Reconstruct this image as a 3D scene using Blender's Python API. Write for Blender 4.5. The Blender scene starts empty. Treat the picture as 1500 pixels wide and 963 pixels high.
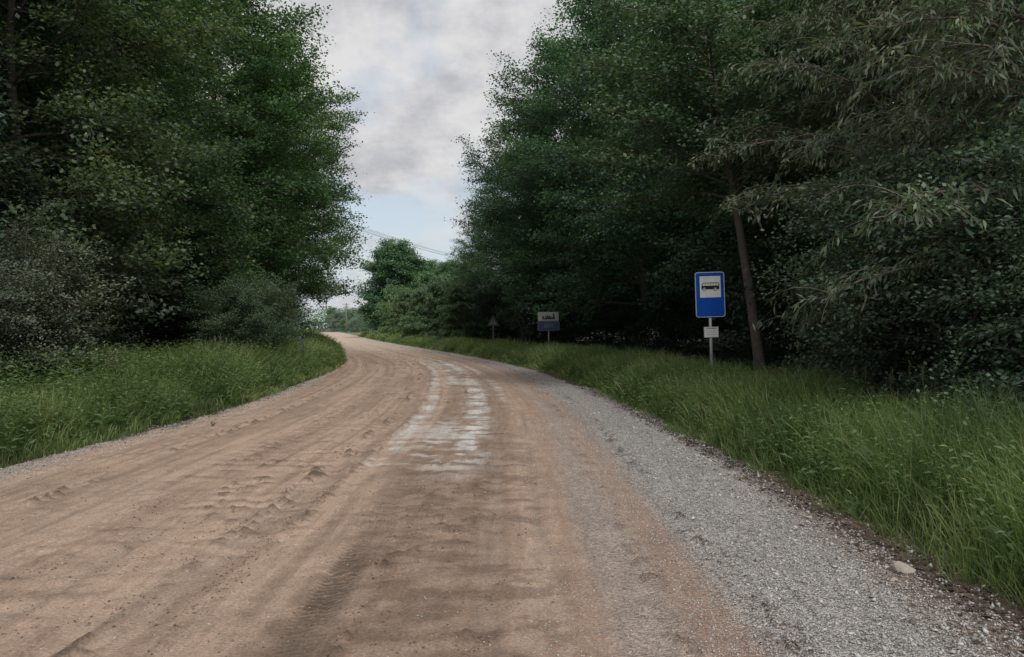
import bpy, math, random
import numpy as np
from mathutils import Vector, Matrix

S = bpy.context.scene
COL = S.collection
R_ = math.radians
rng = np.random.default_rng(7)
random.seed(7)

# ------------------------------------------------------------------ helpers
def mk_mesh(name, verts, faces, mats, attrs=None, uv=None, smooth=False):
    """verts (N,3) array, faces (M,k) array (k = 3 or 4) -> mesh, quickly"""
    verts = np.asarray(verts, dtype=np.float32); faces = np.asarray(faces, dtype=np.int32)
    me = bpy.data.meshes.new(name)
    k = faces.shape[1]; m = faces.shape[0]
    me.vertices.add(len(verts)); me.vertices.foreach_set('co', verts.ravel())
    me.loops.add(m * k); me.loops.foreach_set('vertex_index', faces.ravel())
    me.polygons.add(m)
    me.polygons.foreach_set('loop_start', np.arange(0, m * k, k, dtype=np.int32))
    me.polygons.foreach_set('loop_total', np.full(m, k, dtype=np.int32))
    if smooth: me.polygons.foreach_set('use_smooth', np.ones(m, dtype=bool))
    for key, arr in (attrs or {}).items():
        arr = np.asarray(arr, dtype=np.float32)
        if arr.ndim == 1:
            a = me.attributes.new(key, 'FLOAT', 'POINT'); a.data.foreach_set('value', arr)
        else:
            a = me.attributes.new(key, 'FLOAT_COLOR', 'POINT')
            if arr.shape[1] == 3: arr = np.hstack([arr, np.ones((len(arr), 1), np.float32)])
            a.data.foreach_set('color', arr.ravel())
    if uv is not None:
        l = me.uv_layers.new(name='UVMap'); l.data.foreach_set('uv', np.asarray(uv, np.float32)[faces.ravel()].ravel())
    for mt in (mats if isinstance(mats, (list, tuple)) else [mats]): me.materials.append(mt)
    me.update(calc_edges=True)
    return me

def link(name, data, parent=None, loc=None):
    o = bpy.data.objects.new(name, data); COL.objects.link(o)
    if parent is not None: o.parent = parent
    if loc is not None: o.location = loc
    return o

def tag(o, label=None, cat=None, group=None, kind=None):
    if label: o['label'] = label
    if cat: o['category'] = cat
    if group: o['group'] = group
    if kind: o['kind'] = kind
    return o

def thing(name, label, cat, loc=(0, 0, 0), rz=0, group=None):
    o = link(name, None, None, loc); o.rotation_euler = (0, 0, rz); o.empty_display_size = .2
    return tag(o, label, cat, group)

def _hash(i, j, seed):
    n = (i.astype(np.int64) * 374761393 + j.astype(np.int64) * 668265263 + seed * 1442695041) & 0xFFFFFFFF
    n = ((n ^ (n >> 13)) * 1274126177) & 0xFFFFFFFF
    n = (n ^ (n >> 16)) & 0xFFFFFFFF
    return n / 4294967295.0

def noise(x, y, seed=0):
    x = np.asarray(x, float); y = np.asarray(y, float)
    xi = np.floor(x).astype(np.int64); yi = np.floor(y).astype(np.int64)
    fx = x - xi; fy = y - yi
    fx = fx * fx * (3 - 2 * fx); fy = fy * fy * (3 - 2 * fy)
    a = _hash(xi, yi, seed); b = _hash(xi + 1, yi, seed); c = _hash(xi, yi + 1, seed); d = _hash(xi + 1, yi + 1, seed)
    return (a + (b - a) * fx) * (1 - fy) + (c + (d - c) * fx) * fy

def fbm(x, y, seed=0, o=4):
    v = 0; a = .5; t = 0
    for k in range(o):
        v = v + a * noise(x * 2 ** k + 17.3 * k, y * 2 ** k - 9.1 * k, seed + k); t += a; a *= .5
    return v / t

def sst(a, b, x):
    t = np.clip((x - a) / (b - a), 0, 1); return t * t * (3 - 2 * t)

# ------------------------------------------------------------------ materials
def new_mat(name):
    m = bpy.data.materials.new(name); m.use_nodes = True
    nt = m.node_tree; b = nt.nodes['Principled BSDF']
    return m, nt, b

def N(nt, typ, **kw):
    n = nt.nodes.new(typ)
    for k, v in kw.items():
        if k in n.inputs: n.inputs[k].default_value = v
        else: setattr(n, k, v)
    return n

def mat_plain(name, col, rough=.6, metal=0, var=.25, scale=6, bump=.0):
    m, nt, b = new_mat(name)
    b.inputs['Roughness'].default_value = rough; b.inputs['Metallic'].default_value = metal
    tc = N(nt, 'ShaderNodeTexCoord'); nz = N(nt, 'ShaderNodeTexNoise', Scale=scale, Detail=5.0, Roughness=.65)
    nt.links.new(tc.outputs['Object'], nz.inputs['Vector'])
    mr = N(nt, 'ShaderNodeMapRange'); mr.inputs['To Min'].default_value = 1 - var; mr.inputs['To Max'].default_value = 1 + var
    mr.inputs['From Min'].default_value = .25; mr.inputs['From Max'].default_value = .75
    nt.links.new(nz.outputs['Fac'], mr.inputs['Value'])
    vm = N(nt, 'ShaderNodeVectorMath', operation='SCALE'); vm.inputs[0].default_value = col[:3]
    nt.links.new(mr.outputs[0], vm.inputs['Scale']); nt.links.new(vm.outputs[0], b.inputs['Base Color'])
    if bump:
        bp = N(nt, 'ShaderNodeBump', Strength=bump, Distance=.01)
        nt.links.new(nz.outputs['Fac'], bp.inputs['Height']); nt.links.new(bp.outputs[0], b.inputs['Normal'])
    return m

def mat_leaf(name, dark, mid, light, rough=.5, trans=.22, spec=.35):
    """leaf colour from the per-leaf 'tint' value, times the object's own colour"""
    m, nt, b = new_mat(name)
    at = N(nt, 'ShaderNodeAttribute', attribute_name='tint')
    cr = N(nt, 'ShaderNodeValToRGB')
    e = cr.color_ramp.elements
    e[0].position = 0; e[0].color = (*dark, 1); e[1].position = 1; e[1].color = (*light, 1)
    x = e.new(.55); x.color = (*mid, 1)
    nt.links.new(at.outputs['Fac'], cr.inputs['Fac'])
    oi = N(nt, 'ShaderNodeObjectInfo')
    mx = N(nt, 'ShaderNodeMix', data_type='RGBA', blend_type='MULTIPLY'); mx.inputs[0].default_value = 1
    nt.links.new(cr.outputs[0], mx.inputs[6]); nt.links.new(oi.outputs['Color'], mx.inputs[7])
    nt.links.new(mx.outputs[2], b.inputs['Base Color'])
    b.inputs['Roughness'].default_value = rough; b.inputs['Specular IOR Level'].default_value = spec
    tr = N(nt, 'ShaderNodeBsdfTranslucent')
    br = N(nt, 'ShaderNodeVectorMath', operation='MULTIPLY'); br.inputs[1].default_value = (1.5, 1.6, .7)
    nt.links.new(mx.outputs[2], br.inputs[0]); nt.links.new(br.outputs[0], tr.inputs['Color'])
    ms = N(nt, 'ShaderNodeMixShader'); ms.inputs[0].default_value = trans
    nt.links.new(b.outputs[0], ms.inputs[1]); nt.links.new(tr.outputs[0], ms.inputs[2])
    nt.links.new(ms.outputs[0], nt.nodes['Material Output'].inputs['Surface'])
    return m

M = {}
M['alder'] = mat_leaf('alder_leaf', (.036, .074, .048), (.092, .162, .094), (.195, .280, .145), trans=.36)
M['willow'] = mat_leaf('willow_leaf', (.072, .104, .066), (.142, .186, .118), (.225, .285, .16))
M['shrub'] = mat_leaf('shrub_leaf', (.062, .090, .068), (.132, .172, .124), (.21, .25, .175))
M['grass'] = mat_leaf('grass_blade', (.055, .090, .036), (.180, .262, .088), (.44, .46, .26), rough=.5, trans=.3)
M['weed'] = mat_leaf('weed_leaf', (.048, .095, .040), (.135, .215, .085), (.28, .34, .16), trans=.25)
M['bark'] = mat_plain('bark', (.060, .050, .042), .9, 0, .45, 9, .8)
M['bark_brown'] = mat_plain('bark_brown', (.150, .122, .108), .9, 0, .35, 9, .8)
M['galv'] = mat_plain('galvanised_steel', (.42, .42, .40), .5, .35, .18, 14)
M['pole_wood'] = mat_plain('weathered_pole_wood', (.20, .17, .14), .85, 0, .3, 5, .3)
M['blue'] = mat_plain('sign_blue', (.004, .072, .42), .38, 0, .10, 3)
M['blue_dark'] = mat_plain('sign_dark_blue', (.006, .014, .050), .5, 0, .2, 4)
M['rim'] = mat_plain('sign_pale_rim', (.42, .50, .55), .45, 0, .12, 5)
M['white'] = mat_plain('sign_white', (.72, .73, .70), .5, 0, .10, 5)
M['offwhite'] = mat_plain('sign_offwhite', (.19, .20, .18), .5, 0, .12, 5)
M['black'] = mat_plain('sign_black', (.012, .012, .014), .5, 0, .2, 5)
M['faded'] = mat_plain('faded_lettering', (.08, .095, .12), .5, 0, .2, 9)
M['darkpost'] = mat_plain('dark_post', (.018, .020, .020), .6, 0, .2, 5)
M['wire'] = mat_plain('wire_metal', (.10, .11, .12), .6, .2, .1, 5)
M['ceramic'] = mat_plain('insulator_ceramic', (.35, .33, .30), .3, 0, .1, 5)
M['stone'] = mat_plain('pale_stone', (.42, .37, .31), .85, 0, .35, 12, .6)
M['stone_dark'] = mat_plain('brown_stone', (.20, .16, .13), .9, 0, .35, 14, .6)
M['petal'] = mat_plain('white_petals', (.62, .62, .55), .7, 0, .15, 20)
M['stem'] = mat_plain('weed_stem', (.085, .10, .050), .7, 0, .2, 9)
M['dry'] = mat_plain('dry_seed_head', (.17, .155, .10), .8, 0, .3, 20)
M['litter'] = mat_plain('leaf_litter', (.060, .045, .034), .9, 0, .5, 3)

def mat_gravel():
    m, nt, b = new_mat('crushed_gravel')
    at = N(nt, 'ShaderNodeAttribute', attribute_name='Col')
    nt.links.new(at.outputs['Color'], b.inputs['Base Color']); b.inputs['Roughness'].default_value = .85
    return m
M['gravel'] = mat_gravel()

def mat_road():
    m, nt, b = new_mat('sand_and_gravel_road'); L = nt.links.new
    at = N(nt, 'ShaderNodeAttribute', attribute_name='Col')
    gr = N(nt, 'ShaderNodeAttribute', attribute_name='gravel')
    uv = N(nt, 'ShaderNodeUVMap'); tc = N(nt, 'ShaderNodeTexCoord')
    mp = N(nt, 'ShaderNodeMapping'); mp.inputs['Scale'].default_value = (1, .09, 1); L(uv.outputs[0], mp.inputs['Vector'])
    st = N(nt, 'ShaderNodeTexNoise', Scale=14.0, Detail=6.0, Roughness=.65); L(mp.outputs[0], st.inputs['Vector'])   # streaks along the road
    fi = N(nt, 'ShaderNodeTexNoise', Scale=55.0, Detail=5.0, Roughness=.75); L(tc.outputs['Object'], fi.inputs['Vector'])
    co = N(nt, 'ShaderNodeTexNoise', Scale=2.3, Detail=6.0, Roughness=.6); L(tc.outputs['Object'], co.inputs['Vector'])
    vo = N(nt, 'ShaderNodeTexVoronoi', Scale=62.0); L(tc.outputs['Object'], vo.inputs['Vector'])
    vo2 = N(nt, 'ShaderNodeTexVoronoi', Scale=115.0); L(tc.outputs['Object'], vo2.inputs['Vector'])
    def rng_(src, a, b2, lo=.3, hi=.7):
        r = N(nt, 'ShaderNodeMapRange'); r.inputs['From Min'].default_value = lo; r.inputs['From Max'].default_value = hi
        r.inputs['To Min'].default_value = a; r.inputs['To Max'].default_value = b2; L(src, r.inputs['Value']); return r.outputs[0]
    def mul(a, c):
        n = N(nt, 'ShaderNodeMath', operation='MULTIPLY'); L(a, n.inputs[0])
        if isinstance(c, (int, float)): n.inputs[1].default_value = c
        else: L(c, n.inputs[1])
        return n.outputs[0]
    f = mul(mul(rng_(st.outputs['Fac'], .84, 1.14), rng_(fi.outputs['Fac'], .70, 1.28)), rng_(co.outputs['Fac'], .88, 1.12))
    # gravel: pale and dark stones
    sep = N(nt, 'ShaderNodeSeparateColor'); L(vo.outputs['Color'], sep.inputs[0])
    stone = rng_(sep.outputs[0], .45, 1.6, 0, 1)
    mixf = N(nt, 'ShaderNodeMix', data_type='FLOAT'); L(gr.outputs['Fac'], mixf.inputs[0]); mixf.inputs[2].default_value = 1; L(stone, mixf.inputs[3])
    # scattered single pebbles on the sand
    sp2 = N(nt, 'ShaderNodeSeparateColor'); L(vo2.outputs['Color'], sp2.inputs[0])
    f2 = mul(mul(f, rng_(sp2.outputs[0], .84, 1.16, 0, 1)), mixf.outputs[0])
    vm = N(nt, 'ShaderNodeVectorMath', operation='SCALE'); L(at.outputs['Color'], vm.inputs[0]); L(f2, vm.inputs['Scale'])
    L(vm.outputs[0], b.inputs['Base Color']); b.inputs['Roughness'].default_value = .92; b.inputs['Specular IOR Level'].default_value = .2
    # bump
    h1 = mul(fi.outputs['Fac'], .016); h2 = mul(st.outputs['Fac'], .012)
    h3 = mul(mul(vo.outputs['Distance'], -.03), gr.outputs['Fac'])
    a1 = N(nt, 'ShaderNodeMath', operation='ADD'); L(h1, a1.inputs[0]); L(h2, a1.inputs[1])
    a2 = N(nt, 'ShaderNodeMath', operation='ADD'); L(a1.outputs[0], a2.inputs[0]); L(h3, a2.inputs[1])
    bp = N(nt, 'ShaderNodeBump', Strength=.9, Distance=1.0); L(a2.outputs[0], bp.inputs['Height']); L(bp.outputs[0], b.inputs['Normal'])
    return m
M['road'] = mat_road()

def mat_ground():
    m, nt, b = new_mat('verge_soil'); L = nt.links.new
    at = N(nt, 'ShaderNodeAttribute', attribute_name='Col'); tc = N(nt, 'ShaderNodeTexCoord')
    n1 = N(nt, 'ShaderNodeTexNoise', Scale=9.0, Detail=8.0, Roughness=.75); L(tc.outputs['Object'], n1.inputs['Vector'])
    mr = N(nt, 'ShaderNodeMapRange'); mr.inputs['From Min'].default_value = .3; mr.inputs['From Max'].default_value = .7
    mr.inputs['To Min'].default_value = .5; mr.inputs['To Max'].default_value = 1.5; L(n1.outputs['Fac'], mr.inputs['Value'])
    vm = N(nt, 'ShaderNodeVectorMath', operation='SCALE'); L(at.outputs['Color'], vm.inputs[0]); L(mr.outputs[0], vm.inputs['Scale'])
    L(vm.outputs[0], b.inputs['Base Color']); b.inputs['Roughness'].default_value = .95
    bp = N(nt, 'ShaderNodeBump', Strength=.8, Distance=.03); L(n1.outputs['Fac'], bp.inputs['Height']); L(bp.outputs[0], b.inputs['Normal'])
    return m
M['ground'] = mat_ground()

# ------------------------------------------------------------------ road line
YT = np.arange(-40, 3001, .5)
RY = [-40, 0, 4, 6.7, 9.2, 13.5, 19.6, 26.5, 34, 44, 66, 96, 144, 215, 300, 3000]
RX = [2.6, 2.55, 2.55, 2.5, 2.4, 2.2, 1.85, 1.1, -.35, -2.8, -8.8, -16.6, -28, -45, -66, -740]
LY = [-40, 0, 4, 8.3, 12.6, 15.5, 21.3, 29, 36.7, 44, 66, 96, 144, 215, 300, 3000]
LX = [-5.6, -5.5, -5.4, -5.3, -5.1, -5.1, -5.55, -6.3, -7.6, -9.4, -15.8, -23.5, -35, -52, -73, -747]
def smooth_tab(ys, xs):
    v = np.interp(YT, ys, xs); k = np.hanning(13); k /= k.sum()
    p = np.pad(v, 6, mode='edge'); p[:6] = v[0]; return np.convolve(p, k, mode='valid')
TR = smooth_tab(RY, RX); TL = smooth_tab(LY, LX)
TS = np.concatenate([[0], np.cumsum(np.hypot(.5, np.diff((TR + TL) / 2)))])
def Redge(y): return np.interp(y, YT, TR)
def Ledge(y): return np.interp(y, YT, TL)
def Sarc(y): return np.interp(y, YT, TS)

def outside(x, y):
    """signed distance outside the road edge (+right / +left measured separately)"""
    return x - Redge(y), Ledge(y) - x

def ground_z(x, y):
    oR, oL = outside(x, y)
    n = fbm(x * .35, y * .35, 3, 3) - .5
    n2 = fbm(x * 1.7, y * 1.7, 5, 3) - .5
    def prof(o, wv, dep):
        z = -.07 + .10 * sst(-.05, .45, o) + .07 * sst(.5, 1.6, o)
        z = z - dep * sst(wv, wv + 1.2, o) + (dep + .05) * sst(wv + 2.2, wv + 5, o)
        return z + n2 * .05 * sst(-.1, .4, o) + n * .35 * sst(wv + 2, wv + 6, o)
    zr = prof(oR, 2.4, .35); zl = prof(oL, 3.2, .25)
    return np.where(oR > -.3, zr, np.where(oL > -.3, zl, -.07))

# ------------------------------------------------------------------ road sheet
def build_road():
    ys = [-3.0]; 
    while ys[-1] < 330:
        y = ys[-1]; ys.append(y + max(.028, .0022 * max(y, 0) ** 1.35))
    ys = np.array(ys); nu = 270
    u = np.linspace(0, 1, nu)
    xl = Ledge(ys) - .30; xr = Redge(ys) + .42
    X = xl[:, None] + (xr - xl)[:, None] * u[None, :]
    Y = np.repeat(ys[:, None], nu, 1)
    Cc = (Ledge(ys) + Redge(ys))[:, None] / 2
    T = X - Cc; Sx = np.repeat(Sarc(ys)[:, None], nu, 1)
    oR = X - Redge(ys)[:, None]; oL = Ledge(ys)[:, None] - X
    T = T + .10 * (fbm(Sx * .12, T * .3, 61, 2) - .5) * 2     # tracks wander
    g = lambda t0, w: np.exp(-((T - t0) / w) ** 2)
    near = 1 - sst(60, 110, Y)
    streak = fbm(T * 5.5, Sx * .13, 11, 4) - .5
    lines = sum(gg * g(t0, .045) * sst(.40, .55, fbm(Sx * .35 + 7 * t0, T * .5, 12, 2)) for t0, gg in ((-3.25, .8), (-2.95, .9), (-2.6, 1), (-2.15, .9), (-1.85, .7), (-1.2, .8), (-.85, .9), (.02, .9), (.62, .8), (1.05, .8), (1.62, .9), (1.95, .7), (2.2, .6)))
    streak2 = fbm(T * 13, Sx * .5, 21, 3) - .5
    blot = fbm(T * 1.3, Sx * .45, 31, 4)
    fine = fbm(T * 9, Sx * 9, 41, 3) - .5
    # washboard
    ph = 2 * np.pi * (Sx / .33 + 1.1 * (fbm(T * .9, Sx * .5, 51, 2) - .5) * 2 + 1.0 * (fbm(T * 3.5, Sx * 2.2, 52, 3) - .5))
    wb = np.sin(ph); wbs = np.clip(wb, -.1, 1) ** 2
    zone = .85 * sst(-2.0, -1.7, T) * (1 - sst(-.5, -.25, T)) + .8 * sst(.1, .35, T) * (1 - sst(1.25, 1.6, T)) + .35 * sst(-3.6, -3.2, T) * (1 - sst(-2.9, -2.6, T))
    brk = sst(.42, .64, fbm(T * 2.6, Sx * 2.4, 55, 4))
    zone = zone * (.08 + .92 * brk)
    h = .012 * wb * zone * near
    ruts = .9 * g(-2.45, .16) + .8 * g(-.45, .11) + .6 * g(-1.5, .2) + .8 * g(.36, .12) + .7 * g(1.2, .14) + .5 * g(1.75, .2) + .8 * g(2.52, .2) + .4 * g(-3.1, .12)
    h -= .014 * ruts + .012 * lines
    berm = g(-.62, .07) + g(-.25, .06) + .8 * g(2.78, .08) + .7 * g(2.28, .07) + .8 * g(.6, .06) + g(-2.68, .08)
    clod = np.clip(sst(.50, .72, fbm(T * 17, Sx * 11, 71, 3)) * sst(.40, .60, fbm(T * 3, Sx * 1.6, 72, 3)) * 1.3 + .5 * sst(.45, .7, fbm(T * 14, Sx * 9, 74, 3)) * (g(-.30, .07) + g(-.66, .07) * (Y < 6) + g(-1.6, .09)), 0, 1)
    h += .048 * clod * (berm * .9 + .45 * zone * np.clip(wb + .3, 0, 1) + .04)
    h += .020 * streak + .012 * streak2 + .016 * fine + .04 * (fbm(T * .5, Sx * .15, 81, 2) - .5)
    loose = sst(2.75, 3.15, T) * 1.0
    h += loose * (.012 * fbm(T * 17, Sx * 17, 91, 2)) + .03 * sst(-.7, -.25, oR)
    h += .03 * (1 - sst(-4.0, -3.4, T)) * fbm(T * 4, Sx * 3, 95, 3)
    # tyre print
    tp = sst(.25, .275, T) * (1 - sst(.45, .475, T)) * (1 - sst(4.9, 5.7, Y + fine)) * (.5 + .5 * sst(.35, .5, fbm(T * 2, Sx * 1.1, 97, 2)))
    lug = (np.sin(2 * np.pi * (Sx / .060 + np.abs(T - .36) * 9)) > 0) * 1.0
    h -= tp * (.012 + .010 * lug)
    # ---- colour
    sand = np.array([.540, .388, .294]); brown = np.array([.285, .204, .152]); grav = np.array([.43, .405, .385])
    red = np.array([.36, .238, .170]); white = np.array([.66, .63, .60]); soil = np.array([.13, .092, .066]); pale = np.array([.46, .37, .30])
    C = np.ones(X.shape + (3,)) * sand
    def lay(c, f):
        f = np.clip(f, 0, 1)[..., None]
        nonlocal C; C = C * (1 - f) + c * f
    lay(brown, .62 * lines); lay(brown * .8, .5 * sst(14, 24, Y) * (1 - sst(55, 75, Y)) * sst(.50, .66, fbm(T * 3.2, Sx * .09, 13, 3)))
    lay(brown, .62 * sst(.05, .25, T + .5 * (blot - .5) + .25 * fine) * (1 - sst(1.25, 1.6, T + .4 * streak)) * (1 - .5 * sst(16, 40, Y)))
    lay(brown, .45 * ruts * (.4 + blot))
    lay(brown, np.clip(streak * 1.5 - .05, 0, .45)); lay(brown * .9, np.clip(streak2 * 1.5 - .12, 0, .35)); lay(brown * .8, np.clip(fine * 1.8 - .2, 0, .4) * near)
    lay(pale, np.clip(-streak * 1.6 - .1, 0, .45))
    lay(red, .55 * sst(1.6, 1.9, T) * (1 - sst(2.5, 2.8, T)))
    lay(brown * .66, .55 * sst(.50, .60, fbm(T * 4.0, Sx * 6.5, 141, 4)) * sst(.1, .4, T) * (1 - sst(1.5, 1.9, T)) * (1 - sst(8, 13, Y)))
    gr = (.55 * sst(1.75, 2.1, T + .3 * streak) * (1 - .75 * g(2.5, .22)) * (.4 + 1.0 * blot) + sst(2.25, 3.05, T + .5 * streak))
    gr = np.clip(gr, 0, 1)
    gl = (1 - sst(-3.85, -3.5, T + .5 * streak)) * .6
    gfull = np.clip(gr + gl, 0, 1)
    lay(grav, gfull * .92)
    lay(red * .95, .6 * g(2.5, .17) * (.3 + blot))
    dk = clod * (berm + .9 * zone * (wb > -.2) + .12) ; lay(brown * .5, .80 * dk * near)
    lay(brown * .8, .55 * wbs * zone * near * (1 - sst(16, 30, Y) * .4))
    # pale broken streaks along the middle of the road
    wy = sst(7.6, 9.6, Y + 1.5 * (blot - .5)) * (1 - sst(33, 44, Y))
    wz = .95 * g(-.12, .13) * (Y > 8.2) + 1.15 * g(.84, .22) + .65 * g(1.42, .13) * sst(14, 18, Y) * .9 + .75 * g(.36, .30) * (1 - sst(11.5, 14, Y)) + .45 * g(.35, .2) * sst(17, 22, Y) + .35 * g(.35, .2) * sst(18, 24, Y)
    wn = fbm(T * 4.5, Sx * 1.3, 101, 3)
    wr = np.sin(ph * 1.0 + 2.2) * .5 + .5
    wn2 = fbm(T * 9, Sx * 5, 103, 3)
    wn3 = fbm(T * 1.5, Sx * 4.6, 105, 3)
    wf = 1.15 * wz * wy * sst(.43, .57, wn * .26 + wn3 * .50 + wn2 * .24)
    lay(white, .84 * wf); lay(brown * .75, .15 * g(.36, .10) * (1 - sst(7.5, 10.5, Y)))
    lay(brown * .40, tp * (.18 + .78 * lug))
    # loose soil and litter at both edges
    en = fbm(X * 3, Y * 3, 111, 3)
    nr = .22 * (1 - sst(5, 9, Y))
    lay(red * .62, .75 * sst(-.24 - nr, -.08 - nr, oR + .35 * (en - .5)) * (.5 + .7 * blot))
    lay(soil * 1.15, .92 * sst(-.22, -.02, oR + .55 * (en - .5)))
    lay(soil, .9 * sst(-.02, .2, oL + .5 * (en - .5)))
    gfull = gfull * (1 - sst(-.35, -.1, oR + .3 * (en - .5)))
    C *= (1 + .10 * sst(34, 50, Y))[..., None]  # far stretch lightened: sunlight painted into the road colour
    lay(np.array([.56, .46, .37]), .55 * sst(42, 60, Y))  # paler peach tone farther on, also sunlight painted in
    h += .05 * (fbm(X * 9, Y * 9, 121, 4) - .5) * sst(-.45, -.2, oR)
    h -= .10 * sst(.25, .42, oR) + .10 * sst(.12, .30, oL)
    def height(x, y):
        i = np.clip(np.searchsorted(ys, y), 0, len(ys) - 1); j = np.clip(((x - xl[i]) / (xr[i] - xl[i]) * (nu - 1)).round().astype(int), 0, nu - 1)
        inside = (x > xl[i]) & (x < xr[i] + .02)
        return np.maximum(np.where(inside, h[i, j], -1), ground_z(x, y))
    n0, n1 = X.shape
    idx = np.arange(n0 * n1).reshape(n0, n1)
    F = np.stack([idx[:-1, :-1], idx[:-1, 1:], idx[1:, 1:], idx[1:, :-1]], -1).reshape(-1, 4)
    V = np.stack([X, Y, h], -1).reshape(-1, 3)
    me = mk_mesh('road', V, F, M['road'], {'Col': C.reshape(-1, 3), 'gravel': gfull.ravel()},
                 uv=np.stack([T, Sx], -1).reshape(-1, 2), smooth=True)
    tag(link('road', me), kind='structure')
    return height
road_h = build_road()

# ------------------------------------------------------------------ ground sheet
def build_ground():
    ys = [-40.0]
    while ys[-1] < 2990:
        y = ys[-1]; ys.append(y + (2 if y < 0 else max(.22, .03 * y)))
    ys = np.array(ys)
    off = np.concatenate([np.arange(-.3, 8, .25), np.geomspace(8.2, 2500, 40)])
    X = np.hstack([(Ledge(ys)[:, None] - off[None, ::-1]), (Ledge(ys)[:, None] + .6), (Redge(ys)[:, None] - .6), (Redge(ys)[:, None] + off[None, :])])
    Y = np.repeat(ys[:, None], X.shape[1], 1)
    Z = ground_z(X, Y)
    oR, oL = outside(X, Y); o = np.maximum(oR, oL)
    Z = np.where(o > 200, Z * 0, Z)
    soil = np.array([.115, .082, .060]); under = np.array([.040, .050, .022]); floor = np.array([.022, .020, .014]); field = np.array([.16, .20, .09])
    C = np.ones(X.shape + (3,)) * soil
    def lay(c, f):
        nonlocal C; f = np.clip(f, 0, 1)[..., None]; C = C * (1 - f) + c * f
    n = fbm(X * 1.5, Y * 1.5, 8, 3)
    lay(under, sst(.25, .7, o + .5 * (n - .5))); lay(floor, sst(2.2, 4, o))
    lay(field, sst(150, 210, Y) * sst(.3, 1, o))
    n0, n1 = X.shape; idx = np.arange(n0 * n1).reshape(n0, n1)
    F = np.stack([idx[:-1, :-1], idx[:-1, 1:], idx[1:, 1:], idx[1:, :-1]], -1).reshape(-1, 4)
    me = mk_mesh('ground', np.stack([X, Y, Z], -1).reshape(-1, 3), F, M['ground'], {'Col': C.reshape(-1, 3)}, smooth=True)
    tag(link('ground', me), kind='structure')
build_ground()

# ------------------------------------------------------------------ plants: building blocks
def unit(v): return v / (np.linalg.norm(v, axis=-1, keepdims=True) + 1e-9)

def leaves(P, D, Nn, ln, wd, fold=.18, bend=.0, seg=1):
    """leaf blades: base P, direction D, face normal Nn -> verts, quads (one per leaf, or two with a bend)"""
    P = np.asarray(P); n = len(P); D = unit(D); Sd = unit(np.cross(D, Nn)); U = unit(np.cross(Sd, D))
    ln = np.broadcast_to(ln, (n,))[:, None]; wd = np.broadcast_to(wd, (n,))[:, None]
    a = P; m = P + D * ln * .48 + U * ln * fold * .5
    tip = P + D * ln * (1 - .0) - U * ln * bend
    V = np.stack([a, m + Sd * wd * .5 - U * wd * fold, tip, m - Sd * wd * .5 - U * wd * fold], 1).reshape(-1, 3)
    F = np.arange(4 * n).reshape(n, 4)
    return V, F

def tube(path, rad, sides=6):
    path = np.asarray(path, float); rad = np.asarray(rad, float); k = len(path)
    d = unit(np.gradient(path, axis=0)); ref = np.array([0.31, .95, .05]); 
    a = unit(np.cross(d, ref)); b = np.cross(d, a)
    th = np.linspace(0, 2 * np.pi, sides, endpoint=False)
    V = path[:, None, :] + rad[:, None, None] * (np.cos(th)[None, :, None] * a[:, None, :] + np.sin(th)[None, :, None] * b[:, None, :])
    V = V.reshape(-1, 3); i = np.arange(k * sides).reshape(k, sides); j = np.roll(i, -1, 1)
    F = np.stack([i[:-1], j[:-1], j[1:], i[1:]], -1).reshape(-1, 4)
    return V, F

class Acc:
    def __init__(s): s.v = []; s.f = []; s.n = 0; s.t = []
    def add(s, V, F, t=None):
        s.v.append(V); s.f.append(F + s.n); s.n += len(V)
        if t is not None: s.t.append(t)
    def mesh(s, name, mat, smooth=False, wood=None, wmat=None):
        at = {'tint': np.concatenate(s.t)} if s.t else None
        V = np.concatenate(s.v); F = np.concatenate(s.f)
        if wood is None: return mk_mesh(name, V, F, mat, at, smooth=smooth)
        n = len(V); m = len(F); WV = np.concatenate(wood.v); WF = np.concatenate(wood.f) + n     # leaves and their boughs make one crown
        at['tint'] = np.concatenate([at['tint'], np.zeros(len(WV))])
        me = mk_mesh(name, np.concatenate([V, WV]), np.concatenate([F, WF]), [mat, wmat], at)
        me.polygons.foreach_set('material_index', np.concatenate([np.zeros(m, np.int32), np.ones(len(WF), np.int32)])); return me

def clumps(r, C, spread, per, ll, lw, flat=.45, up=1.0, droop=0.0, out=None, along=None, tone=None):
    """leaves scattered about clump centres C"""
    n = len(C) * per
    idx = np.repeat(np.arange(len(C)), per)
    off = r.normal(size=(n, 3)) * spread; off[:, 2] *= flat
    P = C[idx] + off
    az = r.uniform(0, 2 * np.pi, n)
    D = np.stack([np.cos(az), np.sin(az), r.normal(0, .35, n) - droop], 1)
    if along is not None: D = unit(D) + along[idx] * .8
    Nn = np.stack([r.normal(0, .55, n), r.normal(0, .55, n), np.full(n, up)], 1)
    if out is not None: Nn = Nn + out[idx] * .55
    s = r.uniform(.65, 1.25, n)
    V, F = leaves(P, D, Nn, ll * s, lw * s)
    ct = r.normal(0, .12, len(C))[idx] + (0 if tone is None else tone[idx])
    t = np.clip(.40 + ct + r.normal(0, .16, n) + .12 * off[:, 2] / (spread * flat), 0, 1)
    return V, F, np.repeat(t, 4)

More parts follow.
